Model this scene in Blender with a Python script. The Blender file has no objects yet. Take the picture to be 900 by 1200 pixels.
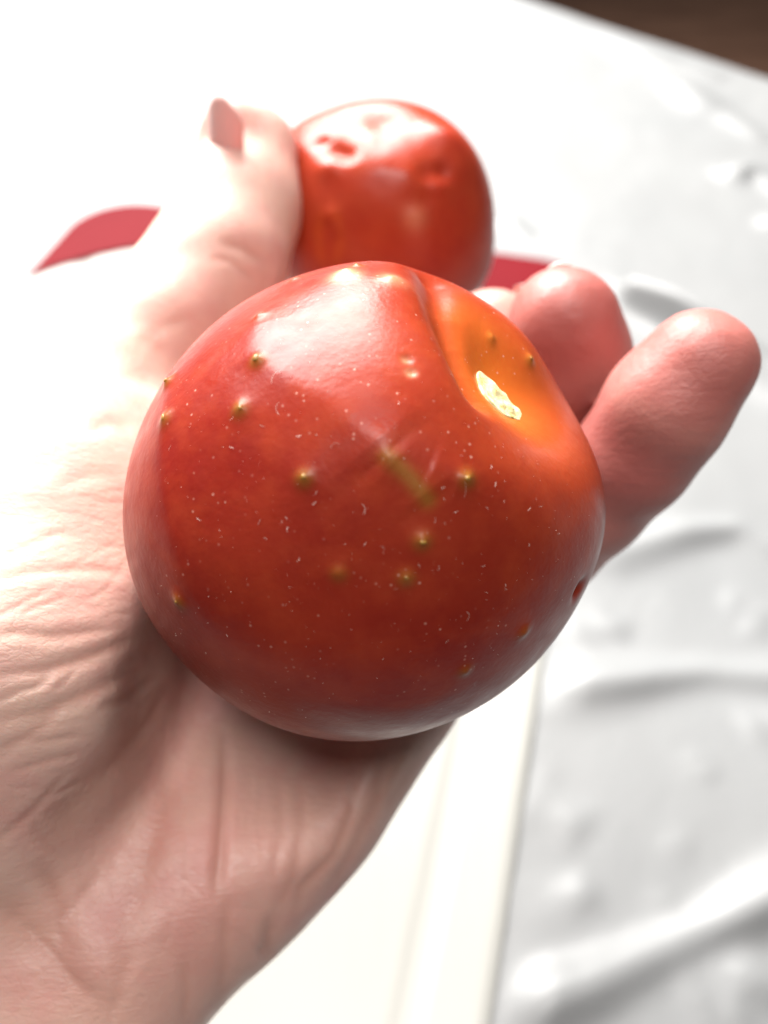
import bpy, bmesh, math
import numpy as np
from mathutils import Matrix, Vector

sc = bpy.context.scene
rng = np.random.default_rng(11)

# ------------------------------------------------------------------ camera
PITCH, CAM_H, FPX = math.radians(50.0), 0.26, 1000.0      # focal length in px of a 900 px wide frame
CAM = np.array([0.0, 0.0, CAM_H])
ROT = np.array([[1, 0, 0],
                [0, math.sin(PITCH), -math.cos(PITCH)],
                [0, math.cos(PITCH), math.sin(PITCH)]])
cd = bpy.data.cameras.new('camera'); cam = bpy.data.objects.new('camera', cd)
sc.collection.objects.link(cam); sc.camera = cam
cam.location = CAM; cam.rotation_euler = (math.pi / 2 - PITCH, 0, 0)
cd.sensor_fit = 'HORIZONTAL'; cd.sensor_width = 36.0; cd.lens = 36.0 * FPX / 900.0
cd.clip_start = 0.01; cd.clip_end = 50.0
cd.dof.use_dof = True; cd.dof.focus_distance = 0.089; cd.dof.aperture_fstop = 20.0

# ------------------------------------------------------------------ light
w = bpy.data.worlds.new('World'); sc.world = w; w.use_nodes = True
w.node_tree.nodes['Background'].inputs[0].default_value = (1.0, 0.97, 0.94, 1)
w.node_tree.nodes['Background'].inputs[1].default_value = 0.055

def area(name, loc, target, sx, sy, power, col):
    l = bpy.data.lights.new(name, 'AREA'); l.shape = 'RECTANGLE'; l.size = sx; l.size_y = sy
    l.energy = power; l.color = col
    o = bpy.data.objects.new(name, l); sc.collection.objects.link(o)
    o.location = loc
    o.rotation_euler = (Vector(target) - Vector(loc)).to_track_quat('-Z', 'Y').to_euler()
    return o
area('window_light', (-0.42, 1.22, 1.12), (0.0, 0.12, 0.12), 1.2, 1.05, 128, (1.0, 0.985, 0.95))
area('ceiling_light', (0.02, -0.16, 1.45), (0.0, 0.10, 0.15), 0.55, 0.55, 16.5, (1.0, 0.97, 0.94)).data.shape = 'DISK'

vs = sc.view_settings
vs.view_transform = 'Standard'; vs.look = 'None'; vs.exposure = 0.0; vs.gamma = 1.0
vs.use_curve_mapping = False

# ------------------------------------------------------------------ helpers
def P(px, py, d):                       # a point seen at (px, py) that stands d mm away, camera frame, mm
    return np.array([(px - 450) / FPX * d, -(py - 600) / FPX * d, -d])
def to_world(p):                        # camera frame mm -> world m
    return (np.asarray(p) @ ROT.T) / 1000.0 + CAM
def on_plane(px, py, z):                # where the line of sight meets a level plane
    d = ROT @ np.array([(px - 450) / FPX, -(py - 600) / FPX, -1.0])
    return (CAM + d * (z - CAM_H) / d[2])[:2]
def unit(v):
    v = np.asarray(v, float); return v / np.linalg.norm(v)

def mesh_obj(name, verts, faces, mat, parent=None, smooth=True):
    me = bpy.data.meshes.new(name)
    verts = np.asarray(verts, np.float32)
    if isinstance(faces, np.ndarray):
        n = faces.shape[1]
        me.vertices.add(len(verts)); me.vertices.foreach_set('co', verts.ravel())
        me.loops.add(faces.size); me.loops.foreach_set('vertex_index', faces.ravel().astype(np.int32))
        me.polygons.add(len(faces))
        me.polygons.foreach_set('loop_start', np.arange(0, faces.size, n, dtype=np.int32))
        me.update(calc_edges=True)
    else:
        me.from_pydata([tuple(map(float, v)) for v in verts], [], faces); me.update()
    if smooth: me.polygons.foreach_set('use_smooth', np.ones(len(me.polygons), bool))
    me.materials.append(mat)
    o = bpy.data.objects.new(name, me); sc.collection.objects.link(o)
    if parent is not None: o.parent = parent
    return o
def attr(o, name, vals):
    a = o.data.attributes.new(name, 'FLOAT', 'POINT'); a.data.foreach_set('value', np.asarray(vals, np.float32))
def tag(o, label, cat=None, group=None, kind=None):
    if label: o['label'] = label
    if cat: o['category'] = cat
    if group: o['group'] = group
    if kind: o['kind'] = kind
    return o
def empty(name, loc):
    o = bpy.data.objects.new(name, None); sc.collection.objects.link(o); o.location = loc
    o.empty_display_size = 0.01
    return o
def seg_dist(p, poly):                  # distance of 2-D points to a polyline, and side of it
    best = np.full(len(p), 1e9); side = np.zeros(len(p)); par = np.zeros(len(p))
    n = len(poly) - 1
    for i in range(n):
        a, b = np.asarray(poly[i], float), np.asarray(poly[i + 1], float); ab = b - a
        t = np.clip(((p - a) @ ab) / (ab @ ab), 0, 1)
        q = p - a - t[:, None] * ab
        d = np.hypot(q[:, 0], q[:, 1]); m = d < best
        best[m] = d[m]; side[m] = np.sign(ab[0] * q[m, 1] - ab[1] * q[m, 0]); par[m] = (i + t[m]) / n
    return best, side, par
def waves(x, y, scale, n, seed):        # smooth random relief, sum of random plane waves with a warp
    r = np.random.default_rng(seed); s = np.zeros_like(x)
    for _ in range(n):
        a = r.uniform(0, 2 * np.pi); k = r.uniform(0.6, 1.6) * 2 * np.pi / scale; ph = r.uniform(0, 6.28)
        b = r.uniform(0, 2 * np.pi)
        s += np.sin(k * (x * np.cos(a) + y * np.sin(a)) + ph + 0.9 * np.sin(0.6 * k * (x * np.cos(b) + y * np.sin(b)) + 2 * ph))
    return s / math.sqrt(n)

# ---- node helper
class NT:
    def __init__(s, name):
        s.m = bpy.data.materials.new(name); s.m.use_nodes = True; s.t = s.m.node_tree
        s.b = s.t.nodes['Principled BSDF']; s.out = s.t.nodes['Material Output']
    def n(s, ty, **kw):
        nd = s.t.nodes.new(ty)
        for k, v in kw.items():
            if k[0] == '_': setattr(nd, k[1:], v)
            else: s.put(nd.inputs[k.replace('__', ' ')], v)
        return nd
    def put(s, sock, v):
        if isinstance(v, bpy.types.NodeSocket): s.t.links.new(v, sock)
        else: sock.default_value = v
    def co(s): return s.n('ShaderNodeTexCoord').outputs['Object']
    def noise(s, scale, detail=3, rough=0.5, vec=None, dist=0.0):
        return s.n('ShaderNodeTexNoise', Vector=vec or s.co(), Scale=scale, Detail=detail, Roughness=rough, Distortion=dist).outputs['Fac']
    def ramp(s, fac, *stops):
        r = s.n('ShaderNodeValToRGB', Fac=fac).color_ramp if False else None
        nd = s.n('ShaderNodeValToRGB', Fac=fac); e = nd.color_ramp.elements
        while len(e) < len(stops): e.new(0.5)
        for el, (p, c) in zip(e, stops):
            el.position = p; el.color = (c, c, c, 1) if isinstance(c, (int, float)) else (*c, 1)
        return nd.outputs['Color']
    def mix(s, fac, a, b, blend='MIX'):
        nd = s.n('ShaderNodeMix', _data_type='RGBA', _blend_type=blend)
        s.put(nd.inputs[0], fac)
        for k, v in ((6, a), (7, b)):
            s.put(nd.inputs[k], v if isinstance(v, bpy.types.NodeSocket) else (*v, 1))
        return nd.outputs[2]
    def math(s, op, a, b=0.0):
        nd = s.n('ShaderNodeMath', _operation=op); s.put(nd.inputs[0], a); s.put(nd.inputs[1], b); return nd.outputs[0]
    def at(s, name): return s.n('ShaderNodeAttribute', _attribute_name=name).outputs['Fac']
    def bump(s, h, dist, strength=1.0, prev=None):
        nd = s.n('ShaderNodeBump', Height=h, Distance=dist, Strength=strength)
        if prev is not None: s.put(nd.inputs['Normal'], prev)
        return nd.outputs['Normal']
    def set(s, **kw):
        for k, v in kw.items():
            k = k.replace('__', ' ')
            if isinstance(v, tuple) and len(v) == 3 and 'Color' in k: v = (*v, 1)
            s.put(s.b.inputs[k], v)
        return s.m

# ------------------------------------------------------------------ materials
def mat_cloth():
    t = NT('white_vinyl')
    n = t.noise(9, 4); c = t.mix(n, (0.195, 0.20, 0.205), (0.215, 0.215, 0.215))
    b = t.bump(t.noise(420, 5, 0.65), 0.0004, 0.2)
    b = t.bump(t.noise(60, 3, 0.5, dist=0.6), 0.0015, 0.15, b)
    return t.set(Base__Color=c, Roughness=t.ramp(t.noise(30, 3), (0.3, 0.42), (0.7, 0.50)), Normal=b, Specular__IOR__Level=0.5)
def mat_floor():
    t = NT('dark_wood')
    mp = t.n('ShaderNodeMapping', Vector=t.co(), Scale=(1, 9, 1), Rotation=(0, 0, 0.7)).outputs[0]
    g = t.noise(6, 8, 0.6, vec=mp, dist=0.8)
    c = t.ramp(g, (0.3, (0.13, 0.062, 0.038)), (0.55, (0.23, 0.118, 0.075)), (0.75, (0.32, 0.175, 0.115)))
    return t.set(Base__Color=c, Roughness=0.65, Normal=t.bump(g, 0.002, 0.4))
def mat_board():
    t = NT('cream_plastic')
    mp = t.n('ShaderNodeMapping', Vector=t.co(), Scale=(220, 12, 1), Rotation=(0, 0, 0.5)).outputs[0]
    s = t.noise(1, 4, 0.7, vec=mp); c = t.mix(t.noise(14, 4), (0.33, 0.325, 0.30), (0.36, 0.355, 0.335))
    return t.set(Base__Color=c, Roughness=0.42, Normal=t.bump(s, 0.0005, 0.25))
def mat_red():
    t = NT('red_rubber')
    c = t.mix(t.noise(30, 3), (0.12, 0.004, 0.008), (0.145, 0.006, 0.010))
    return t.set(Base__Color=c, Roughness=0.6, Specular__IOR__Level=0.05, Normal=t.bump(t.noise(900, 2), 0.0003, 0.3))
def mat_tomato(name, k=1.0, speck=True, cols=((0.215, 0.014, 0.009), (0.30, 0.029, 0.013))):
    t = NT(name); co = t.co()
    base = t.mix(t.ramp(t.noise(60, 4, 0.6), (0.35, 0.0), (0.7, 1.0)), *cols)
    base = t.mix(t.math('MULTIPLY', t.ramp(t.noise(260, 3, 0.6), (0.45, 0.0), (0.75, 1.0)), 0.35), base, (0.38, 0.052, 0.018))
    base = t.mix(t.math('MULTIPLY', t.at('stem'), 0.8), base, (0.80, 0.185, 0.024))
    base = t.mix(t.at('pale'), base, (0.80, 0.42, 0.24))
    base = t.mix(t.at('green'), base, (0.23, 0.13, 0.02))
    v = t.n('ShaderNodeTexVoronoi', Vector=co, Scale=1500.0, Randomness=1.0)
    spot = t.ramp(v.outputs['Distance'], (0.16, 1.0), (0.24, 0.0))
    keep = t.math('MULTIPLY', t.math('GREATER_THAN', t.n('ShaderNodeSeparateColor', Color=v.outputs['Color']).outputs[0], 0.80),
                  t.ramp(t.noise(90, 3, 0.6), (0.45, 0.0), (0.65, 1.0)))
    spot = t.math('MULTIPLY', spot, keep)
    if speck: base = t.mix(t.math('MULTIPLY', spot, 0.55), base, (0.72, 0.42, 0.34))
    b = t.bump(t.noise(1500, 2, 0.5), 0.00006, 0.55)
    b = t.bump(t.noise(420, 3, 0.5), 0.00012, 0.26, b)
    b = t.bump(t.noise(110, 2, 0.5), 0.0006, 0.22, b)
    return t.set(Base__Color=base, Roughness=t.ramp(t.noise(300, 3), (0.35, 0.29), (0.7, 0.40)), Normal=b,
                 Subsurface__Weight=0.30, Subsurface__Radius=(1.0, 0.22, 0.08), Subsurface__Scale=0.0035 * k,
                 Specular__IOR__Level=0.20)
def mat_skin():
    t = NT('skin'); co = t.co()
    c = t.mix(t.ramp(t.noise(55, 4, 0.6), (0.35, 0.0), (0.68, 1.0)), (0.69, 0.455, 0.375), (0.63, 0.320, 0.275))
    c = t.mix(t.math('MULTIPLY', t.ramp(t.noise(170, 4, 0.65), (0.42, 0.0), (0.72, 1.0)), 0.45), c, (0.70, 0.49, 0.39))
    c = t.mix(t.at('blush_shade'), c, (0.36, 0.070, 0.062))  # skin redness, dark enough to paint in shade on the finger fronts
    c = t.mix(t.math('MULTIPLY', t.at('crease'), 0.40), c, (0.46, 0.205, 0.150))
    mp = t.n('ShaderNodeMapping', Vector=co, Scale=(1.0, 2.4, 1.6), Rotation=(0.3, 0.2, 0.45)).outputs[0]
    ve = t.n('ShaderNodeTexVoronoi', Vector=mp, Scale=620.0, _feature='DISTANCE_TO_EDGE').outputs['Distance']
    b = t.bump(t.ramp(ve, (0.0, 0.0), (0.09, 1.0)), 0.00011, 0.20)
    b = t.bump(t.noise(700, 4, 0.6, vec=mp, dist=0.3), 0.0003, 0.34, b)
    b = t.bump(t.noise(130, 3, 0.5, vec=mp, dist=0.3), 0.0008, 0.10, b)
    rot = t.n('ShaderNodeMapping', Vector=co, Rotation=(-0.70, 0, 0)).outputs[0]
    la = t.noise(1.0, 3, 0.6, vec=t.n('ShaderNodeMapping', Vector=rot, Rotation=(0, 0, 0.25), Scale=(900, 90, 500)).outputs[0], dist=0.4)
    lb = t.noise(1.0, 3, 0.6, vec=t.n('ShaderNodeMapping', Vector=rot, Rotation=(0, 0, -0.3), Scale=(90, 900, 500)).outputs[0], dist=0.4)
    ln = t.mix(t.ramp(t.noise(22, 2), (0.42, 0.0), (0.58, 1.0)), la, lb)
    b = t.bump(ln, 0.0004, 0.22, b)
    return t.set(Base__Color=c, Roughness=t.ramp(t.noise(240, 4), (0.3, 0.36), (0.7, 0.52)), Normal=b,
                 Subsurface__Weight=0.32, Subsurface__Radius=(1.0, 0.36, 0.22), Subsurface__Scale=0.0032, Specular__IOR__Level=0.42)
def mat_nail():
    t = NT('nail')
    return t.set(Base__Color=t.mix(t.noise(200, 2), (0.60, 0.40, 0.375), (0.64, 0.44, 0.41)), Roughness=0.3,
                 Subsurface__Weight=0.2, Subsurface__Radius=(1, 0.4, 0.3), Subsurface__Scale=0.002)
def mat_scar():
    t = NT('stem_scar_cork')
    c = t.ramp(t.noise(900, 4, 0.7), (0.30, (0.36, 0.26, 0.07)), (0.40, (0.74, 0.60, 0.22)), (0.55, (0.90, 0.80, 0.45)))
    return t.set(Base__Color=c, Roughness=0.7, Normal=t.bump(t.noise(1400, 4, 0.7), 0.0004, 0.6))
def mat_wart():
    t = NT('wart_tip')
    c = t.ramp(t.noise(1500, 2), (0.35, (0.25, 0.11, 0.018)), (0.65, (0.36, 0.20, 0.035)))
    return t.set(Base__Color=c, Roughness=0.45, Subsurface__Weight=0.2, Subsurface__Radius=(1, 0.5, 0.1), Subsurface__Scale=0.001)
def mat_lint():
    t = NT('lint'); return t.set(Base__Color=(0.80, 0.66, 0.58), Roughness=0.8)

M_cloth, M_floor, M_board, M_red = mat_cloth(), mat_floor(), mat_board(), mat_red()
M_tom, M_tom2, M_skin, M_nail = mat_tomato('tomato_skin'), mat_tomato('tomato_skin_far', 0.8, False, ((0.31, 0.027, 0.013), (0.40, 0.050, 0.018))), mat_skin(), mat_nail()
M_scar, M_wart, M_lint = mat_scar(), mat_wart(), mat_lint()

# ------------------------------------------------------------------ floor
FZ = -0.72
o = mesh_obj('floor', [(-4, -3, FZ), (4, -3, FZ), (4, 5, FZ), (-4, 5, FZ)], [(0, 1, 2, 3)], M_floor, smooth=False)
tag(o, 'dark brown wooden floor beyond the edge of the white cloth', kind='structure')

# ------------------------------------------------------------------ white cloth on the table
A, B = on_plane(600, 0, 0), on_plane(900, 100, 0)
EU = unit(B - A); EV = np.array([-EU[1], EU[0]])            # along the table edge, and outwards over it
if EV[1] < 0: EV = -EV
us = np.arange(-1.0, 0.75, 0.0026); vv = np.arange(-0.95, 0.22, 0.0026)
U, V = np.meshgrid(us, vv); U = U.ravel(); V = V.ravel()
flat = A + U[:, None] * EU + V[:, None] * EV
h = 0.0004 * waves(flat[:, 0], flat[:, 1], 0.16, 7, 3) + 0.00007 * waves(flat[:, 0], flat[:, 1], 0.035, 9, 4)
h += 0.0010
# folds seen from the camera: path, half width mm, height mm
folds = [([(590, 812), (660, 808), (740, 800), (820, 790), (900, 795), (1000, 800)], 6.5, 5.0),
         ([(540, 1205), (600, 1185), (680, 1160), (760, 1122), (840, 1085), (920, 1045), (1050, 985)], 7, 6.2),
         ([(640, 660), (720, 652), (800, 628), (860, 622), (900, 640), (980, 665)], 6.5, 4.4),
         ([(690, 330), (735, 352), (800, 385), (870, 425), (930, 460), (1020, 500)], 9, 17.0),
         ([(835, 212), (880, 205), (910, 222), (960, 250)], 8, 5.5),
         ([(885, 255), (915, 268), (960, 285)], 6, 4.0),
         ([(770, 90), (800, 108), (830, 130), (850, 140), (900, 170)], 11, 5.0),
         ([(700, 40), (740, 62), (790, 80), (850, 95)], 11, 4.5),
         ([(805, 885), (820, 900), (833, 918)], 4, 0.8),
         ([(775, 1000), (795, 992), (810, 998)], 4, 0.8),
         ([(762, 1066), (775, 1058), (790, 1060)], 4, 0.6),
         ([(600, 1090), (640, 1070), (680, 1050), (700, 1040)], 6, 1.8),
         ([(615, 930), (650, 950), (690, 985)], 7, 1.3),
         ([(660, 740), (700, 732), (740, 745)], 6, 1.6),
         ([(845, 700), (880, 712), (930, 725)], 5, 1.1),
         ([(870, 730), (900, 742)], 5, 1.0),
         ([(870, 860), (905, 848), (950, 852)], 6, 1.8),
         ([(800, 1180), (850, 1150), (900, 1130)], 6, 2.2),
         ([(850, 1200), (885, 1165), (920, 1150)], 5, 2.0),
         ([(130, -12), (160, 5), (195, 28), (215, 42)], 8, 6.0),
         ([(580, 255), (600, 268), (625, 280)], 6, 3.0)]
for path, wd, ht in folds:
    pl = [on_plane(x, y, 0) for x, y in path]
    lo = np.min(pl, 0) - 0.05; hi = np.max(pl, 0) + 0.05
    m = np.all((flat > lo) & (flat < hi), 1)
    d, s, t = seg_dist(flat[m], pl)
    tp = np.clip(np.minimum(t, 1 - t) * 5, 0, 1) ** 0.7 * (0.8 + 0.25 * np.sin(9 * t + ht))
    wv = wd / 1000 * (1 + 0.25 * np.sin(7 * t + wd))
    h[m] += ht / 1000 * tp * np.exp(-(d / wv) ** 2)
rad = 0.030
ang = np.clip(V / rad, 0, math.pi / 2)
off = np.where(V < 0, V, rad * np.sin(ang) + 0.012 * np.clip(V / 0.2, 0, 1) * np.sin(U * 38 + 2 * np.sin(U * 13)))
z = np.where(V < 0, 0, -rad * (1 - np.cos(ang)) - np.clip(V - rad * math.pi / 2, 0, None))
xy = A + U[:, None] * EU + (off + h * np.sin(ang))[:, None] * EV
nu, nv = len(us), len(vv)
idx = np.arange(nu * nv).reshape(nv, nu)
F = np.stack([idx[:-1, :-1], idx[:-1, 1:], idx[1:, 1:], idx[1:, :-1]], -1).reshape(-1, 4)
Z = z + h * np.cos(ang)
BT = 0.0037                                                   # board top; the cloth lies flat under the board
a_, b_ = on_plane(575, 1200, BT), on_plane(632, 810, BT)
BE = unit(b_ - a_); BN = np.array([BE[1], -BE[0]])            # along the right edge, and outwards to the right
BL = float(np.mean([(on_plane(*q, BT) - a_) @ BE for q in ((190, 243), (585, 298), (635, 306))]))
BW = -float((on_plane(62, 290, BT) - a_) @ BN)
rel = xy - a_
sdx = np.maximum((rel @ BN), -BW - (rel @ BN)); sdy = np.maximum(rel @ BE - BL, -0.10 - rel @ BE)
sd = np.maximum(sdx, sdy)
Z = np.where(V < 0, np.where(sd < 0.002, np.minimum(Z, 0.0015), Z - (Z - np.minimum(Z, 0.0015)) * np.clip(1 - (sd - 0.002) / 0.012, 0, 1)), Z)
o = mesh_obj('tablecloth', np.column_stack([xy, Z]), F, M_cloth)
tag(o, 'wrinkled glossy white cloth covering the table under the board', 'tablecloth')

# ------------------------------------------------------------------ chopping board with a red end
board = empty('chopping_board', (*(a_ + BE * 0.1 - BN * 0.1), 0.002))
tag(board, 'cream white plastic chopping board with red curved end, below the hand', 'chopping board')
def bpt(x, y): return a_ + BE * y + BN * x                   # x: 0 right edge .. -BW, y: along
def rounded(x0, x1, y0, y1, r, n=10):
    pts = []
    for cx, cy, a0 in ((x1 - r, y1 - r, 0), (x0 + r, y1 - r, 90), (x0 + r, y0 + r, 180), (x1 - r, y0 + r, 270)):
        for k in range(n + 1):
            a = math.radians(a0 + 90 * k / n); pts.append((cx + r * math.cos(a), cy + r * math.sin(a)))
    return pts
def loft(rings, mat, name, parent):                          # rings: list of (outline, z); closed with end caps
    vs, fs = [], []; n = len(rings[0][0])
    for pts, zz in rings:
        for x, y in pts: q = bpt(x, y); vs.append((q[0], q[1], zz))
    for k in range(len(rings) - 1):
        for i in range(n):
            j = (i + 1) % n; fs.append((k * n + i, k * n + j, (k + 1) * n + j, (k + 1) * n + i))
    fs.append(tuple(range(n - 1, -1, -1))); fs.append(tuple(range((len(rings) - 1) * n, len(rings) * n)))
    ob = mesh_obj(name, vs, fs, mat, None, smooth=False)
    ob.parent = parent; ob.matrix_parent_inverse = Matrix.Translation(-parent.location)
    return ob
def inset(d, n=10): return rounded(-BW + d, -d, -0.10 + d, BL - d, max(0.034 - d, 0.006), n)
mm = 0.001
rings = [(inset(2 * mm), 0.002), (inset(0.5 * mm), 0.0022), (inset(0), 0.0025), (inset(1.4 * mm), BT - 0.5 * mm),
         (inset(2.6 * mm), BT - 0.15 * mm), (inset(4.0 * mm), BT), (inset(16 * mm), BT), (inset(17.5 * mm), BT - 0.3 * mm),
         (inset(20 * mm), BT - 0.7 * mm), (inset(23 * mm), BT - 0.7 * mm), (inset(25.5 * mm), BT - 0.3 * mm), (inset(27 * mm), BT - 0.1 * mm), (inset(40 * mm), BT - 0.1 * mm)]
loft(rings, M_board, 'board', board)
# the red end: rounded corners outside, a long arc inside, wrapped round the rim
def crescent(d):
    outer = rounded(-BW + d, -d, 0, BL - d, 0.034 - d, 14)[:30]
    hw = BW / 2 - d; ylow = BL - 0.078; rise = 0.056 - d * 0.6
    inner = []
    for k in range(1, 30):
        s = -1 + 2 * k / 30; inner.append((-BW / 2 + hw * s, ylow + rise * (1 - abs(s) ** 3.2)))
    outer[0] = (outer[0][0], ylow); outer[-1] = (outer[-1][0], ylow)
    return outer + inner
def grow(pts, d):
    c = np.mean(pts, 0); return [tuple(np.asarray(p) + d * unit(np.asarray(p) - np.array([-BW / 2, BL - 0.2]))) for p in pts]
c0 = crescent(0)
loft([(grow(c0, 0.6 * mm), 0.0022), (grow(c0, 1.0 * mm), 0.0026), (grow(c0, 1.0 * mm), BT - 0.4 * mm), (grow(c0, 0.4 * mm), BT + 0.9 * mm), (grow(crescent(0.0015), 0), BT + 1.3 * mm)],
     M_red, 'red_grip', board)

# ------------------------------------------------------------------ tomatoes
def ray_dir(px, py, C, R):                                   # direction from a ball's centre to the spot seen at (px, py)
    d = unit([(px - 450) / FPX, -(py - 600) / FPX, -1.0]); bq = d @ C; disc = bq * bq - (C @ C - R * R)
    t = bq - math.sqrt(max(disc, 0.0)); return unit(d * t - C)
def ball(axis, nth, nph):
    axis = unit(axis); e1 = unit(np.cross(axis, [0.3, 0.9, 0.2])); e2 = np.cross(axis, e1)
    th = (np.arange(1, nth) / nth) * math.pi; ph = np.arange(nph) / nph * 2 * math.pi
    T, PH = np.meshgrid(th, ph, indexing='ij'); T = T.ravel(); PH = PH.ravel()
    D = np.cos(T)[:, None] * axis + np.sin(T)[:, None] * (np.cos(PH)[:, None] * e1 + np.sin(PH)[:, None] * e2)
    D = np.vstack([axis, D, -axis]); T = np.concatenate([[0], T, [math.pi]]); PH = np.concatenate([[0], PH, [0]])
    i = np.arange((nth - 1) * nph).reshape(nth - 1, nph) + 1; j = np.roll(i, -1, 1)
    q = np.stack([i[:-1], i[1:], j[1:], j[:-1]], -1).reshape(-1, 4)
    last = len(D) - 1
    tris = [(0, int(a), int(b)) for a, b in zip(i[0], j[0])] + [(last, int(b), int(a)) for a, b in zip(i[-1], j[-1])]
    return D, T, PH, q, tris, axis, e1, e2
def ball_obj(name, V, q, tris, mat, parent):
    me = bpy.data.meshes.new(name); V = np.asarray(V, np.float32)
    tr = np.array(tris, np.int32); nl = q.size + tr.size
    me.vertices.add(len(V)); me.vertices.foreach_set('co', V.ravel())
    me.loops.add(nl); me.loops.foreach_set('vertex_index', np.concatenate([q.ravel(), tr.ravel()]).astype(np.int32))
    me.polygons.add(len(q) + len(tr))
    me.polygons.foreach_set('loop_start', np.concatenate([np.arange(len(q)) * 4, q.size + np.arange(len(tr)) * 3]).astype(np.int32))
    me.update(calc_edges=True); me.polygons.foreach_set('use_smooth', np.ones(len(me.polygons), bool))
    me.materials.append(mat); o = bpy.data.objects.new(name, me); sc.collection.objects.link(o)
    bm = bmesh.new(); bm.from_mesh(me); bmesh.ops.recalc_face_normals(bm, faces=bm.faces); bm.to_mesh(me); bm.free()
    o.parent = parent; o.matrix_parent_inverse = Matrix.Translation(-parent.location)
    return o
def adist(D, d): return np.arccos(np.clip(D @ d, -1, 1))
def arc_dist(D, dirs):                                       # angle from a chain of directions
    best = np.full(len(D), 9.0); par = np.zeros(len(D)); n = len(dirs) - 1
    for i in range(n):
        a, b = dirs[i], dirs[i + 1]; ab = b - a
        t = np.clip(((D - a) @ ab) / (ab @ ab), 0, 1)
        d = np.linalg.norm(D - a - t[:, None] * ab, axis=1); m = d < best; best[m] = d[m]; par[m] = (i + t[m]) / n
    return best, par

# --- the near tomato
C1, R1 = P(424, 593, 104.5), 28.0
AX1 = unit([0.857 * 0.78, 0.857 * 0.62, 0.515])
D, T, PH, q, tris, axis, e1, e2 = ball(AX1, 420, 840)
rd = lambda x, y: ray_dir(x, y, C1, R1)
g = lambda a, s: np.exp(-(a / s) ** 2)
rad = np.zeros(len(D))
rad += -0.215 * g(T, 0.36) + 0.030 * g(T - 0.70, 0.28) - 0.035 * g(T - math.pi, 0.5)
rad += 0.012 * np.sin(3 * PH + 0.6) * np.sin(T) ** 2 + 0.008 * np.sin(5 * PH + 1.9) * np.sin(T) ** 2
# valleys running out of the stem hollow
for pts, dep, wd in (([(568, 442), (552, 408), (534, 374), (518, 346), (508, 325)], 0.080, 0.085),
                     ([(604, 500), (640, 545), (668, 600)], 0.012, 0.16),
                     ([(590, 440), (600, 400), (600, 370)], 0.010, 0.12)):
    d, t = arc_dist(D, [rd(*p) for p in pts]); rad -= dep * g(d, wd) * (1 - 0.25 * t)
rad += 0.065 * g(adist(D, rd(618, 385)), 0.24)
rad += 0.016 * g(arc_dist(D, [rd(540, 440), rd(516, 395), rd(492, 345)])[0], 0.13)
# ridges that break the skin into flat faces
for pts, hh, wd in (([(302, 372), (299, 400), (303, 424)], 0.010, 0.07),
                    ([(303, 424), (345, 448), (395, 482), (432, 512), (452, 535)], 0.017, 0.12),
                    ([(452, 535), (478, 560), (500, 590)], 0.013, 0.06),
                    ([(452, 535), (468, 500), (482, 470)], 0.006, 0.07),
                    ([(500, 545), (520, 555), (540, 562)], 0.008, 0.05),
                    ([(197, 447), (196, 500), (200, 570), (212, 640), (236, 715)], 0.016, 0.09),
                    ([(385, 822), (470, 830), (560, 800)], 0.006, 0.12)):
    d, t = arc_dist(D, [rd(*p) for p in pts]); rad += hh * np.exp(-(np.sqrt(d * d + 0.0016) - 0.03) / wd * 1.2) * np.clip(0.35 + 4 * np.minimum(t, 1 - t), 0, 1)
# broad flats
for p, dep, wd in (((390, 420), 0.022, 0.30), ((330, 600), 0.012, 0.35), ((250, 560), 0.010, 0.25), ((470, 720), 0.008, 0.3), ((560, 610), -0.006, 0.3)):
    rad -= dep * g(adist(D, rd(*p)), wd)
bumps = [(197, 447, 0.9, 1.5, 1), (199, 492, 0.7, 1.6, .8), (283, 480, .8, 1.5, .9), (304, 424, 1.0, 1.3, 1), (303, 369, .6, 1.2, .3),
         (357, 560, .7, 1.5, .9), (405, 327, .9, 2.0, 0), (459, 334, .6, 1.8, 0), (452, 537, .5, 1.4, .6), (541, 562, 1.0, 1.2, 1),
         (493, 633, .8, 1.3, .9), (476, 677, .6, 1.3, .8), (397, 672, .5, 1.3, .6), (214, 702, .7, 1.5, .8), (613, 740, .6, 1.4, .6),
         (545, 786, .5, 1.2, .6), (640, 405, .8, 1.2, .9), (345, 328, .5, 1.2, .4), (592, 376, .6, 1.2, .6), (418, 320, .5, .9, .8)]
green = np.zeros(len(D)); pale = np.zeros(len(D))
for x, y, a, s, gr in bumps:
    ang = adist(D, rd(x, y)) * R1
    rad += (0.50 * a * np.exp(-ang / (0.9 * s)) + 0.35 * a * g(ang, 0.55 * s)) / R1 * 0.85
    green = np.maximum(green, gr * 0.62 * g(ang - 0.1, 0.75))
    pale = np.maximum(pale, 0.0 * ang)
for x, y, s, v in ((405, 329, 1.5, .75), (459, 334, 1.4, .45), (480, 440, .5, .6), (474, 424, .4, .5), (540, 430, 0.8, .2)):
    dd = rd(x, y); pale = np.maximum(pale, v * g(adist(D, dd) * R1, s))
green = np.maximum(green, 0.55 * g(arc_dist(D, [rd(452, 537), rd(478, 561), rd(498, 586)])[0] * R1, 0.8))
for x, y, a, s in ((676, 690, 0.9, 1.1), (672, 715, .4, .8), (476, 424, .25, .5), (481, 440, .25, .4)):
    rad -= a / R1 * g(adist(D, rd(x, y)) * R1, s)
stem = np.clip(0.75 * g(T, 0.27) + 0.16 * g(T, 0.70) + 0.3 * g(arc_dist(D, [rd(615, 430), rd(595, 395), rd(572, 365)])[0], 0.15), 0, 1)
V1 = C1 + D * (R1 * (1 + rad))[:, None]
W1 = to_world(V1)
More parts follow.
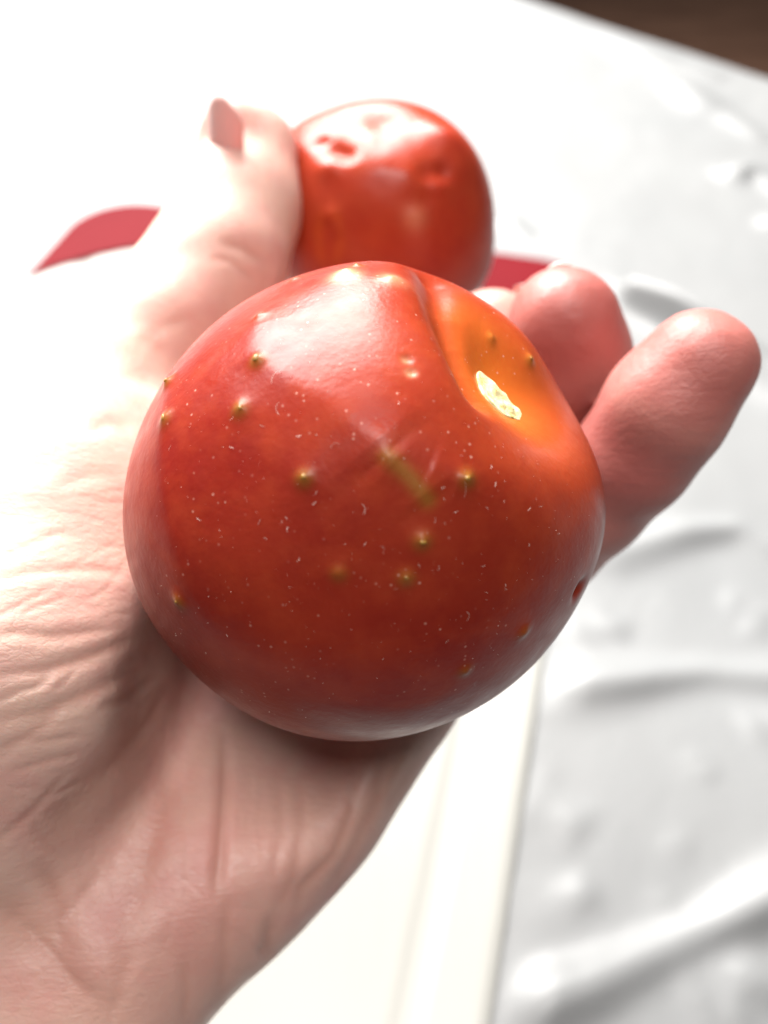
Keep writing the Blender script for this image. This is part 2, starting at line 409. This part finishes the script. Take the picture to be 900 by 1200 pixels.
tom1 = empty('tomato', to_world(C1 - ROT.T @ np.array([0, 0, R1])))
tag(tom1, 'large ripe red tomato with small green warts and pale stem scar, resting in the palm', 'tomato', 'tomatoes held in the hand')
o = ball_obj('tomato_flesh', W1, q, tris, M_tom, tom1)
attr(o, 'stem', stem); attr(o, 'green', green); attr(o, 'pale', pale)
def surf(d):                                                # spot of the finished skin in direction d
    k = int(np.argmax(D @ d)); return V1[k]
def link_part(ob, par):
    ob.parent = par; ob.matrix_parent_inverse = Matrix.Translation(-par.location)
# wart tips
for k, (x, y, a, s, gr) in enumerate(bumps):
    if gr < 0.7: continue
    d = rd(x, y); c = surf(d)
    bm = bmesh.new(); bmesh.ops.create_icosphere(bm, subdivisions=2, radius=1.0)
    t1 = unit(np.cross(d, [0.2, 0.5, 0.8])); t2 = np.cross(d, t1); el = rng.uniform(0.8, 1.5); rr = 0.27 * (0.7 + 0.4 * a) * rng.uniform(0.6, 1.25)
    for v in bm.verts:
        n = np.array(v.co); n *= 1 + rng.normal(0, 0.07)
        v.co = to_world(c + rr * (n[0] * el * t1 + n[1] * t2 / el ** 0.5 + (0.5 * n[2] - 0.25) * d))
    me = bpy.data.meshes.new('wart'); bm.to_mesh(me); bm.free(); me.materials.append(M_wart)
    for p in me.polygons: p.use_smooth = True
    ob = bpy.data.objects.new('wart', me); sc.collection.objects.link(ob); link_part(ob, tom1)
# stem scar: a lumpy corky disc in the hollow
n_r, n_a = 14, 48; vs = []
lum = np.random.default_rng(5)
ctr = [(lum.uniform(-2.2, 2.2), lum.uniform(-2.2, 2.2), lum.uniform(0.4, 0.8), lum.uniform(0.3, 0.75)) for _ in range(16)]
for i in range(n_r + 1):
    for j in range(n_a):
        a = 2 * math.pi * j / n_a; r = 3.8 * i / n_r * (1 + 0.05 * math.sin(3 * a + 1) + 0.035 * math.sin(7 * a))
        x, y = r * math.cos(a), r * math.sin(a)
        hgt = 0.75 + 0.15 * (r / 3.2) ** 3 + sum(0.4 * hh * math.exp(-((x - cx) ** 2 + (y - cy) ** 2) / s ** 2) for cx, cy, s, hh in ctr) * (1 - (i / n_r) ** 6)
        if i == n_r: hgt -= 1.6
        vs.append(to_world(C1 + axis * (R1 * (1 - 0.215 - 0.003) + hgt - 0.02) + e1 * x + e2 * y))
fs = [(i * n_a + j, i * n_a + (j + 1) % n_a, (i + 1) * n_a + (j + 1) % n_a, (i + 1) * n_a + j) for i in range(n_r) for j in range(n_a)]
o = mesh_obj('stem_scar', vs, fs, M_scar); link_part(o, tom1)
# dust and lint clinging to the skin
vs, fs = [], []
def fibre(d, length, rad_, curl):
    c = surf(d); t1 = unit(np.cross(d, rng.normal(size=3))); t2 = np.cross(d, t1)
    n = 6; base = len(vs)
    ang = 0.0; p = np.zeros(2); dirv = 0.0
    for i in range(n):
        q3 = c + t1 * p[0] + t2 * p[1]; rr = C1 + unit(q3 - C1) * (np.linalg.norm(surf(unit(q3 - C1)) - C1) + 0.05 + 0.05 * math.sin(i))
        nn = unit(rr - C1); sd_ = unit(np.cross(nn, t1 * math.cos(dirv) + t2 * math.sin(dirv)))
        for k in range(3):
            a = 2 * math.pi * k / 3; vs.append(to_world(rr + rad_ * (math.cos(a) * sd_ + math.sin(a) * nn)))
        p = p + length / (n - 1) * np.array([math.cos(dirv), math.sin(dirv)]); dirv += curl
    for i in range(n - 1):
        for k in range(3):
            fs.append((base + i * 3 + k, base + i * 3 + (k + 1) % 3, base + (i + 1) * 3 + (k + 1) % 3, base + (i + 1) * 3 + k))
centers = [(330, 500), (345, 590), (360, 620), (470, 660), (600, 620), (620, 600), (520, 600), (300, 440), (280, 500), (420, 640), (560, 620), (500, 720), (620, 650)]
for k in range(60):
    if k < 38: cx, cy = centers[k % len(centers)]; x, y = cx + rng.normal(0, 28), cy + rng.normal(0, 28)
    else: x, y = rng.uniform(180, 670), rng.uniform(400, 800)
    if (x - 424) ** 2 + (y - 593) ** 2 > 255 ** 2: continue
    fibre(rd(x, y), rng.uniform(0.15, 0.6) if k % 11 else rng.uniform(0.9, 1.5), rng.uniform(0.010, 0.017), float(np.clip(rng.normal(0, 0.3), -0.45, 0.45)))
for k in range(420):
    x, y = rng.uniform(170, 690), rng.uniform(340, 850)
    if (x - 424) ** 2 + (y - 593) ** 2 > 265 ** 2: continue
    d = rd(x, y); c = surf(d); t1 = unit(np.cross(d, rng.normal(size=3))); t2 = np.cross(d, t1); r_ = rng.uniform(0.018, 0.042); b0 = len(vs)
    for p3 in (c + d * r_ * 1.6, c + t1 * r_, c - 0.5 * r_ * t1 + 0.87 * r_ * t2, c - 0.5 * r_ * t1 - 0.87 * r_ * t2): vs.append(to_world(p3))
    fs += [(b0, b0 + 1, b0 + 2), (b0, b0 + 2, b0 + 3), (b0, b0 + 3, b0 + 1), (b0 + 1, b0 + 3, b0 + 2)]
o = mesh_obj('lint', vs, fs, M_lint, smooth=False); o['kind'] = 'stuff'; link_part(o, tom1)

# --- the far tomato
C2, R2 = P(447, 259, 182.0), 23.9
D2, T2, PH2, q2, tr2, ax2, f1, f2 = ball(unit([0.25, -0.35, -0.9]), 240, 480)
rd2 = lambda x, y: ray_dir(x, y, C2, R2)
rad = -0.12 * g(T2, 0.35) + 0.012 * np.sin(3 * PH2 + 2.2) * np.sin(T2) ** 2 + 0.010 * np.sin(4 * PH2) * np.sin(T2) ** 2
stem2 = np.zeros(len(D2)); pale2 = np.zeros(len(D2)); green2 = np.zeros(len(D2))
for x, y, a, s in ((392, 176, -1.3, 2.0), (376, 166, -.7, 1.3), (405, 180, -1.0, 1.6), (385, 194, .9, 2.0), (500, 206, -1.2, 2.0), (517, 203, -.9, 1.5), (508, 215, .8, 2.2), (486, 208, .3, 2.0),
                   (486, 256, .5, 1.6), (500, 232, -.4, 1.4), (518, 162, 1.3, 3.0), (388, 252, .5, 1.3), (386, 280, -.5, 2.4), (452, 132, -.5, 2.5), (338, 152, 1.6, 5.0), (540, 180, 1.3, 5.0), (565, 330, 1.5, 7.0), (455, 128, -.8, 6.0)):
    rad += a / R2 * g(adist(D2, rd2(x, y)) * R2, s * 1.25)
rad -= 0.06 * g(adist(D2, rd2(440, 140)), 0.42)
rad += 0.020 * np.exp(-(arc_dist(D2, [rd2(350, 175), rd2(400, 192), rd2(470, 200), rd2(530, 200)])[0] / 0.16) ** 1.5)
rad += 0.0022 * waves(D2[:, 0] * 10, D2[:, 1] * 10 + 6 * D2[:, 2], 4.0, 8, 17) * g(adist(D2, rd2(450, 165)), 0.7)
ring_ = np.abs(np.hypot((D2 - rd2(386, 278)) @ np.array([1, 0, 0]) * R2 / 2.4, (D2 - rd2(386, 278)) @ np.array([0, 1, 0]) * R2 / 3.6) - 1)
stem2 = np.maximum(stem2, 0.18 * (0.6 + 0.4 * np.sin(40 * D2[:, 0] + 9)) * g(ring_, 0.45) * (adist(D2, rd2(386, 278)) < 0.4))
pale2 = np.maximum(pale2, 0.25 * g(adist(D2, rd2(486, 256)) * R2, 2.2))
W2 = to_world(C2 + D2 * (R2 * (1 + rad))[:, None])
tom2 = empty('tomato', to_world(C2 - ROT.T @ np.array([0, 0, R2])))
tag(tom2, 'smaller blurred red tomato with two dents in its top, held beside the thumb tip', 'tomato', 'tomatoes held in the hand')
o = ball_obj('tomato_flesh', W2, q2, tr2, M_tom2, tom2)
attr(o, 'stem', stem2); attr(o, 'green', green2); attr(o, 'pale', pale2)

# ------------------------------------------------------------------ the hand, one continuous skin
VOX = 1.25
lo = np.array([-150.0, -215.0, -235.0]); hi = np.array([62.0, 100.0, -78.0])
nx, ny, nz = (np.ceil((hi - lo) / VOX).astype(int) + 1)
X = (lo[0] + VOX * np.arange(nx, dtype=np.float32))[:, None, None]
Y = (lo[1] + VOX * np.arange(ny, dtype=np.float32))[None, :, None]
Zg = (lo[2] + VOX * np.arange(nz, dtype=np.float32))[None, None, :]
def cone(a, ra, b, rb):
    a = a.astype(np.float32); ba = (b - a).astype(np.float32); L2 = float(ba @ ba)
    h_ = np.clip(((X - a[0]) * ba[0] + (Y - a[1]) * ba[1] + (Zg - a[2]) * ba[2]) / L2, 0, 1)
    return np.sqrt((X - a[0] - h_ * ba[0]) ** 2 + (Y - a[1] - h_ * ba[1]) ** 2 + (Zg - a[2] - h_ * ba[2]) ** 2) - (ra + (rb - ra) * h_)
def smin(a, b, k):
    h_ = np.clip(k - np.abs(a - b), 0, None) / k
    return np.minimum(a, b) - h_ * h_ * k * 0.25
def chain(pts, k=3.0):
    f = None
    for (a, b) in zip(pts[:-1], pts[1:]):
        c = cone(P(*a[:3]), a[3], P(*b[:3]), b[3]); f = c if f is None else smin(f, c, k)
    return f
palm = None
for kk, pts in ((9, [(432, 828, 132, 10.2), (150, 1110, 135, 15)]),
                (9, [(385, 752, 140, 10.5), (110, 1120, 140, 15)]),
                (9, [(325, 662, 144, 11), (60, 1110, 143, 16)]),
                (9, [(250, 562, 146, 11), (20, 1080, 143, 16)]),
                (6, [(140, 1100, 123, 17), (270, 1000, 127, 12.4), (345, 930, 130, 11.4), (392, 880, 133, 10.2)]),
                (7, [(-25, 950, 122, 20), (30, 760, 117, 20), (70, 610, 124, 17), (100, 482, 138, 13.0)]),
                (9, [(110, 560, 138, 12), (250, 590, 147, 10)]),
                (8, [(405, 735, 133, 10), (310, 640, 136, 12), (220, 570, 140, 12)]),
                (11, [(70, 1190, 138, 19), (-200, 1620, 150, 22), (-420, 2050, 150, 25)]),
                (11, [(-30, 1160, 124, 20), (-330, 1560, 138, 23), (-560, 1960, 140, 26)])):
    c = chain(pts, 8); palm = c if palm is None else smin(palm, c, kk)
thumb = chain([(100, 482, 138, 13.0), (176, 392, 147, 11.4), (257, 306, 156, 11.8), (279, 245, 161, 11.2), (292, 186, 166, 10.2)], 4)
thumb = smin(thumb, chain([(282, 212, 164, 8.5), (268, 150, 157.8, 5.0)]), 3)
thumb = smin(thumb, chain([(274, 216, 160, 6.5), (266, 200, 156.2, 4.4)]), 3)
pinky = chain([(432, 828, 132, 9.8), (640, 632, 135, 8.8), (690, 588, 128, 8.2), (742, 535, 121, 8.0), (780, 478, 116, 8.3), (820, 428, 113, 7.6)], 2.5)
ringf = chain([(385, 752, 140, 10.5), (620, 592, 158, 9.6), (688, 484, 140, 8.8), (668, 420, 132, 9.0), (660, 380, 127, 8.5)], 3)
middle = chain([(325, 662, 144, 11), (540, 565, 175, 10), (578, 465, 165, 9.4), (576, 398, 150, 8.9)], 3)
index = chain([(250, 562, 146, 11), (400, 480, 190, 10.2), (476, 375, 213, 9.2), (500, 305, 216, 8.4)], 3)
f = None
for fi, k in ((thumb, 7), (index, 8), (middle, 8), (ringf, 8), (pinky, 8)):
    c = smin(palm, fi, k); f = c if f is None else smin(f, c, 1.3)
for C_, R_ in ((C1, R1 * 0.992), (C2, R2 * 0.985)):           # the flesh gives way where the fruit presses in
    s = -(np.sqrt((X - C_[0]) ** 2 + (Y - C_[1]) ** 2 + (Zg - C_[2]) ** 2) - R_)
    f = -smin(-f, -s, 2.0)
hc = P(322, 822, 112)                                          # the hollow of the palm under the fruit
f = -smin(-f, np.sqrt((X - hc[0]) ** 2 + (Y - hc[1]) ** 2 + (Zg - hc[2]) ** 2) - 18.0, 7.0)
def surface_nets(f):
    inside = f < 0
    acc = None
    s = (slice(0, -1), slice(1, None))
    shape = tuple(np.array(f.shape) - 1)
    cnt = np.zeros(shape, np.int8)
    corners = [(i, j, k) for i in (0, 1) for j in (0, 1) for k in (0, 1)]
    for c in corners: cnt += inside[s[c[0]], s[c[1]], s[c[2]]]
    cell = (cnt > 0) & (cnt < 8)
    ids = np.full(shape, -1, np.int64); loc = np.argwhere(cell); ids[cell] = np.arange(len(loc))
    vals = {c: f[loc[:, 0] + c[0], loc[:, 1] + c[1], loc[:, 2] + c[2]] for c in corners}
    sm = np.zeros((len(loc), 3)); n = np.zeros(len(loc))
    for a in corners:
        for ax in range(3):
            if a[ax] == 0:
                b = list(a); b[ax] = 1; b = tuple(b); va, vb = vals[a], vals[b]
                m = (va < 0) != (vb < 0); t = va[m] / (va[m] - vb[m])
                p = np.tile(np.array(a, float), (m.sum(), 1)); p[:, ax] = t
                sm[m] += p; n[m] += 1
    V = loc + sm / n[:, None]
    quads = []
    for ax in range(3):
        o1, o2 = [(1, 2), (2, 0), (0, 1)][ax]
        sl0 = [slice(None)] * 3; sl1 = [slice(None)] * 3; sl0[ax] = slice(0, -1); sl1[ax] = slice(1, None)
        A0 = inside[tuple(sl0)]; A1 = inside[tuple(sl1)]
        e = np.argwhere(A0 != A1)
        e = e[(e[:, o1] > 0) & (e[:, o2] > 0) & (e[:, o1] < shape[o1]) & (e[:, o2] < shape[o2])]
        flip = A0[e[:, 0], e[:, 1], e[:, 2]]
        def idx_(d1, d2):
            g_ = e.copy(); g_[:, o1] += d1; g_[:, o2] += d2; return ids[g_[:, 0], g_[:, 1], g_[:, 2]]
        qd = np.stack([idx_(-1, -1), idx_(0, -1), idx_(0, 0), idx_(-1, 0)], 1)
        qd[~flip] = qd[~flip][:, ::-1]; quads.append(qd)
    return V, np.vstack(quads)
HV, HF = surface_nets(f)
HV = lo + HV * VOX
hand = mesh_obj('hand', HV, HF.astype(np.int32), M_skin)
md = hand.modifiers.new('s', 'SMOOTH'); md.factor = 0.5; md.iterations = 5
md = hand.modifiers.new('d', 'SUBSURF'); md.levels = 2; md.render_levels = 2
me2 = bpy.data.meshes.new_from_object(hand.evaluated_get(bpy.context.evaluated_depsgraph_get()))
hand.modifiers.clear(); old = hand.data; hand.data = me2; me2.name = 'hand'; bpy.data.meshes.remove(old)
nv_ = len(me2.vertices)
v = np.empty(nv_ * 3, np.float32); me2.vertices.foreach_get('co', v); v = v.reshape(-1, 3).astype(float)
nrm = np.empty(nv_ * 3, np.float32); me2.vertex_normals.foreach_get('vector', nrm); nrm = nrm.reshape(-1, 3).astype(float)
dep = -v[:, 2]; uv = np.column_stack([450 + FPX * v[:, 0] / dep, 600 - FPX * v[:, 1] / dep])
face = np.einsum('ij,ij->i', nrm, -v / np.linalg.norm(v, axis=1)[:, None])
near = np.clip(face * 4, 0, 1) * (dep < 190)
disp = np.zeros(nv_); crease = np.zeros(nv_)
# skin folds: path in the picture, depth mm, half width mm, asymmetry (lip on one side)
CR = [([(-20, 684), (30, 673), (60, 668), (110, 668), (152, 673)], .35, .7, .2),
      ([(-20, 748), (20, 742), (60, 746), (100, 741), (155, 734)], .45, .75, .3),
      ([(-20, 796), (50, 787), (100, 772), (140, 756), (175, 742)], .55, .8, .3),
      ([(-20, 826), (40, 806), (66, 790)], .3, .5, .2),
      ([(-20, 850), (50, 836), (90, 819), (130, 801), (168, 783)], .7, .95, .35),
      ([(112, 831), (140, 822), (165, 806), (186, 792)], .6, .8, .2),
      ([(-20, 892), (35, 861), (78, 828)], .4, .7, .2),
      ([(200, 795), (180, 845), (145, 890), (120, 917), (72, 968), (55, 1002)], 1.8, 2.8, 0),
      ([(200, 800), (183, 845), (150, 886), (122, 915)], .5, .7, 0),
      ([(30, 871), (62, 866), (108, 859)], .25, .45, .2), ([(8, 907), (60, 890), (102, 880)], .3, .5, .2),
      ([(-10, 992), (40, 950), (82, 905)], .35, .6, .2), ([(58, 937), (100, 920)], .3, .5, 0), ([(-20, 730), (30, 705), (68, 688)], .2, .4, 0),
      ([(-10, 660), (40, 636), (80, 622)], .2, .5, 0), ([(20, 720), (55, 706), (80, 700)], .22, .4, 0), ([(60, 812), (80, 796), (92, 782)], .2, .4, 0),
      ([(-40, 1030), (0, 1062), (32, 1086), (62, 1118), (86, 1152), (122, 1182), (160, 1215)], 1.6, 3.2, 0),
      ([(-40, 1036), (0, 1068), (32, 1092), (62, 1122), (86, 1155), (122, 1186)], .4, .8, 0),
      ([(38, 1008), (62, 1035), (74, 1062), (72, 1095), (84, 1128)], .5, 1.4, 0),
      ([(30, 950), (52, 985), (80, 1010)], .25, .8, 0),
      ([(208, 895), (192, 950), (172, 1010), (152, 1070), (132, 1150)], .5, 1.7, 0),
      ([(120, 1020), (92, 1055), (76, 1085)], .35, .9, 0), ([(160, 1100), (140, 1150), (128, 1210)], .4, 1.3, 0),
      ([(262, 850), (261, 930), (256, 1000), (251, 1058)], 1.0, 1.0, .6),
      ([(256, 1040), (266, 1060), (262, 1130), (250, 1210)], .35, .9, 0), ([(215, 1120), (218, 1160), (214, 1210)], .3, .9, 0),
      ([(325, 900), (330, 980), (318, 1030)], .3, .8, 0), ([(351, 900), (353, 970), (342, 1030), (316, 1085)], .35, .9, .3),
      ([(411, 870), (411, 950), (390, 1000), (352, 1040), (344, 1075)], .5, .9, .5), ([(449, 870), (441, 935), (404, 1010), (375, 1060)], .4, .9, .4),
      ([(318, 1070), (313, 1112), (300, 1120)], 1.1, 1.3, .4), ([(492, 885), (470, 920), (450, 950)], .4, .9, 0),
      ([(195, 420), (180, 400), (160, 396)], .25, 1.2, 0), ([(225, 372), (200, 380), (170, 392)], .2, 1.0, 0), ([(178, 450), (160, 440), (140, 442)], .25, 1.2, 0),
      ([(160, 500), (130, 495), (100, 505)], .4, 1.0, 0), ([(150, 560), (110, 556), (60, 570)], .3, 1.0, 0), ([(315, 310), (285, 290), (255, 282)], .5, 1.0, 0),
      ([(300, 330), (270, 305), (245, 300)], .35, .8, 0), ([(245, 205), (258, 214), (262, 235)], .4, 1.0, 0)]
r4 = np.random.default_rng(21)
for _ in range(34):                                         # fine lines across the ball of the thumb
    x, y = r4.uniform(-10, 180), r4.uniform(560, 940); a = r4.normal(-0.32, 0.28); L = r4.uniform(30, 90); b = r4.normal(0, 0.2)
    CR.append(([(x, y), (x + L * .5 * math.cos(a), y + L * .5 * math.sin(a)), (x + L * .5 * math.cos(a) + L * .5 * math.cos(a + b), y + L * .5 * math.sin(a) + L * .5 * math.sin(a + b))], r4.uniform(.05, .11), r4.uniform(.28, .42), 0))
for _ in range(26):                                         # and down the heel of the hand
    x, y = r4.uniform(20, 330), r4.uniform(920, 1200); a = r4.normal(1.75, 0.45); L = r4.uniform(20, 70); b = r4.normal(0, 0.25)
    CR.append(([(x, y), (x + L * .5 * math.cos(a), y + L * .5 * math.sin(a)), (x + L * .5 * math.cos(a) + L * .5 * math.cos(a + b), y + L * .5 * math.sin(a) + L * .5 * math.sin(a + b))], r4.uniform(.04, .10), r4.uniform(.28, .45), 0))
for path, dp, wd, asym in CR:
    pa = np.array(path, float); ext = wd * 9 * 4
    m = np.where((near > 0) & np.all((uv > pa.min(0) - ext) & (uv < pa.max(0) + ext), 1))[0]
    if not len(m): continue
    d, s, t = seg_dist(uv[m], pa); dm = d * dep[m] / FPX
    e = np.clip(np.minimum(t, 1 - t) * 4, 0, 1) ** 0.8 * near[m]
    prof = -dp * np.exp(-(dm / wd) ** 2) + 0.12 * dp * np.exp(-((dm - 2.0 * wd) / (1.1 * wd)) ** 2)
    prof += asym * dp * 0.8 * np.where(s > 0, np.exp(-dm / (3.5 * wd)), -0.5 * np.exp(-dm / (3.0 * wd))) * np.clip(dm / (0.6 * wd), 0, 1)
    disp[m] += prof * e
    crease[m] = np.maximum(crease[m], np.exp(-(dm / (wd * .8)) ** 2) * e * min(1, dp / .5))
# gentle unevenness of flesh
disp += 0.30 * waves(v[:, 0] + .5 * v[:, 2], v[:, 1] - .3 * v[:, 2], 17.0, 6, 8) * (dep < 150)
clear = np.linalg.norm(v - C1, axis=1) - R1
disp = np.where((clear < 1.2) & (disp > 0), disp * np.clip(clear, 0, 1.2) / 1.2, disp)
v = v + nrm * disp[:, None] * 0.45
blush_shade = np.zeros(nv_)  # redder skin; on the fingers it also stands in for weaker front light
for q_, s_, a_m in (((812, 430, 113), 18, .95), ((742, 535, 121), 22, .95), ((666, 380, 127), 20, 1.0), ((688, 484, 140), 22, 1.0), ((640, 632, 135), 18, .8), ((576, 398, 150), 14, .7), ((300, 1000, 118), 22, .35), ((230, 1090, 112), 20, .4), ((294, 192, 166), 10, .25)):
    blush_shade = np.maximum(blush_shade, a_m * np.exp(-(np.linalg.norm(v - P(*q_), axis=1) / s_) ** 2))
me2.vertices.foreach_set('co', to_world(v).astype(np.float32).ravel()); me2.update()
attr(hand, 'blush_shade', blush_shade); attr(hand, 'crease', np.clip(crease, 0, 1))
me2.polygons.foreach_set('use_smooth', np.ones(len(me2.polygons), bool))
tag(hand, 'cupped bare hand, palm up, holding two red tomatoes above the board', 'hand')

# fingernails
def nail(a, b, dorsal, half_w, rad_c, length, back, lift, label=None):
    a, b = P(*a), P(*b); ax = unit(b - a); do = np.asarray(dorsal, float); do = unit(do - ax * (do @ ax)); sd_ = np.cross(ax, do)
    nu_, nv2 = 13, 15; top, bot = [], []
    for i in range(nv2):
        tt = i / (nv2 - 1); y = back + length * tt
        wk = half_w * (1 - 0.9 * max(0, (tt - 0.72) / 0.28) ** 2.2 * 0.55) * (1 - 0.25 * max(0, (0.2 - tt) / 0.2) ** 2)
        for j in range(nu_):
            s = -1 + 2 * j / (nu_ - 1); an = s * wk / rad_c
            yy = y - 1.3 * s * s * tt - 0.0 * s
            r_ = lift - 0.9 * (tt - 0.45) ** 2 * 2
            base = b + ax * yy + (do * math.cos(an) + sd_ * math.sin(an)) * rad_c + do * (r_ - rad_c)
            top.append(base); bot.append(base - do * 0.55)
    n = len(top); vs = [to_world(p) for p in top + bot]; fs = []
    for i in range(nv2 - 1):
        for j in range(nu_ - 1):
            k = i * nu_ + j; fs.append((k, k + 1, k + nu_ + 1, k + nu_)); fs.append((n + k, n + k + nu_, n + k + nu_ + 1, n + k + 1))
    rim = [j for j in range(nu_)] + [i * nu_ + nu_ - 1 for i in range(1, nv2)] + [(nv2 - 1) * nu_ + j for j in range(nu_ - 2, -1, -1)] + [i * nu_ for i in range(nv2 - 2, 0, -1)]
    for p, q_ in zip(rim, rim[1:] + rim[:1]): fs.append((p, n + p, n + q_, q_))
    o = mesh_obj('fingernail', vs, fs, M_nail)
    bm = bmesh.new(); bm.from_mesh(o.data); bmesh.ops.recalc_face_normals(bm, faces=bm.faces); bm.to_mesh(o.data); bm.free()
    o.parent = hand
    return o
nail((266, 225, 157), (262, 165, 151.5), (-0.42, -0.22, 0.88), 4.2, 5.0, 14.0, -6.5, 1.2)
nail((780, 480, 116), (812, 430, 113), (0.55, -0.35, -0.80), 4.4, 6.0, 9.0, -3.0, 7.3)
nail((676, 420, 132), (666, 380, 127), (0.3, 0.1, -1.0), 5.0, 7.2, 10.0, -4.5, 8.5)
nail((578, 465, 165), (576, 398, 150), (0.6, -0.2, -0.75), 5.6, 7.6, 12.0, -3.5, 9.1)
nail((476, 375, 213), (500, 305, 216), (0.5, 0.0, -0.9), 5.4, 7.2, 12.0, -3.5, 8.6)
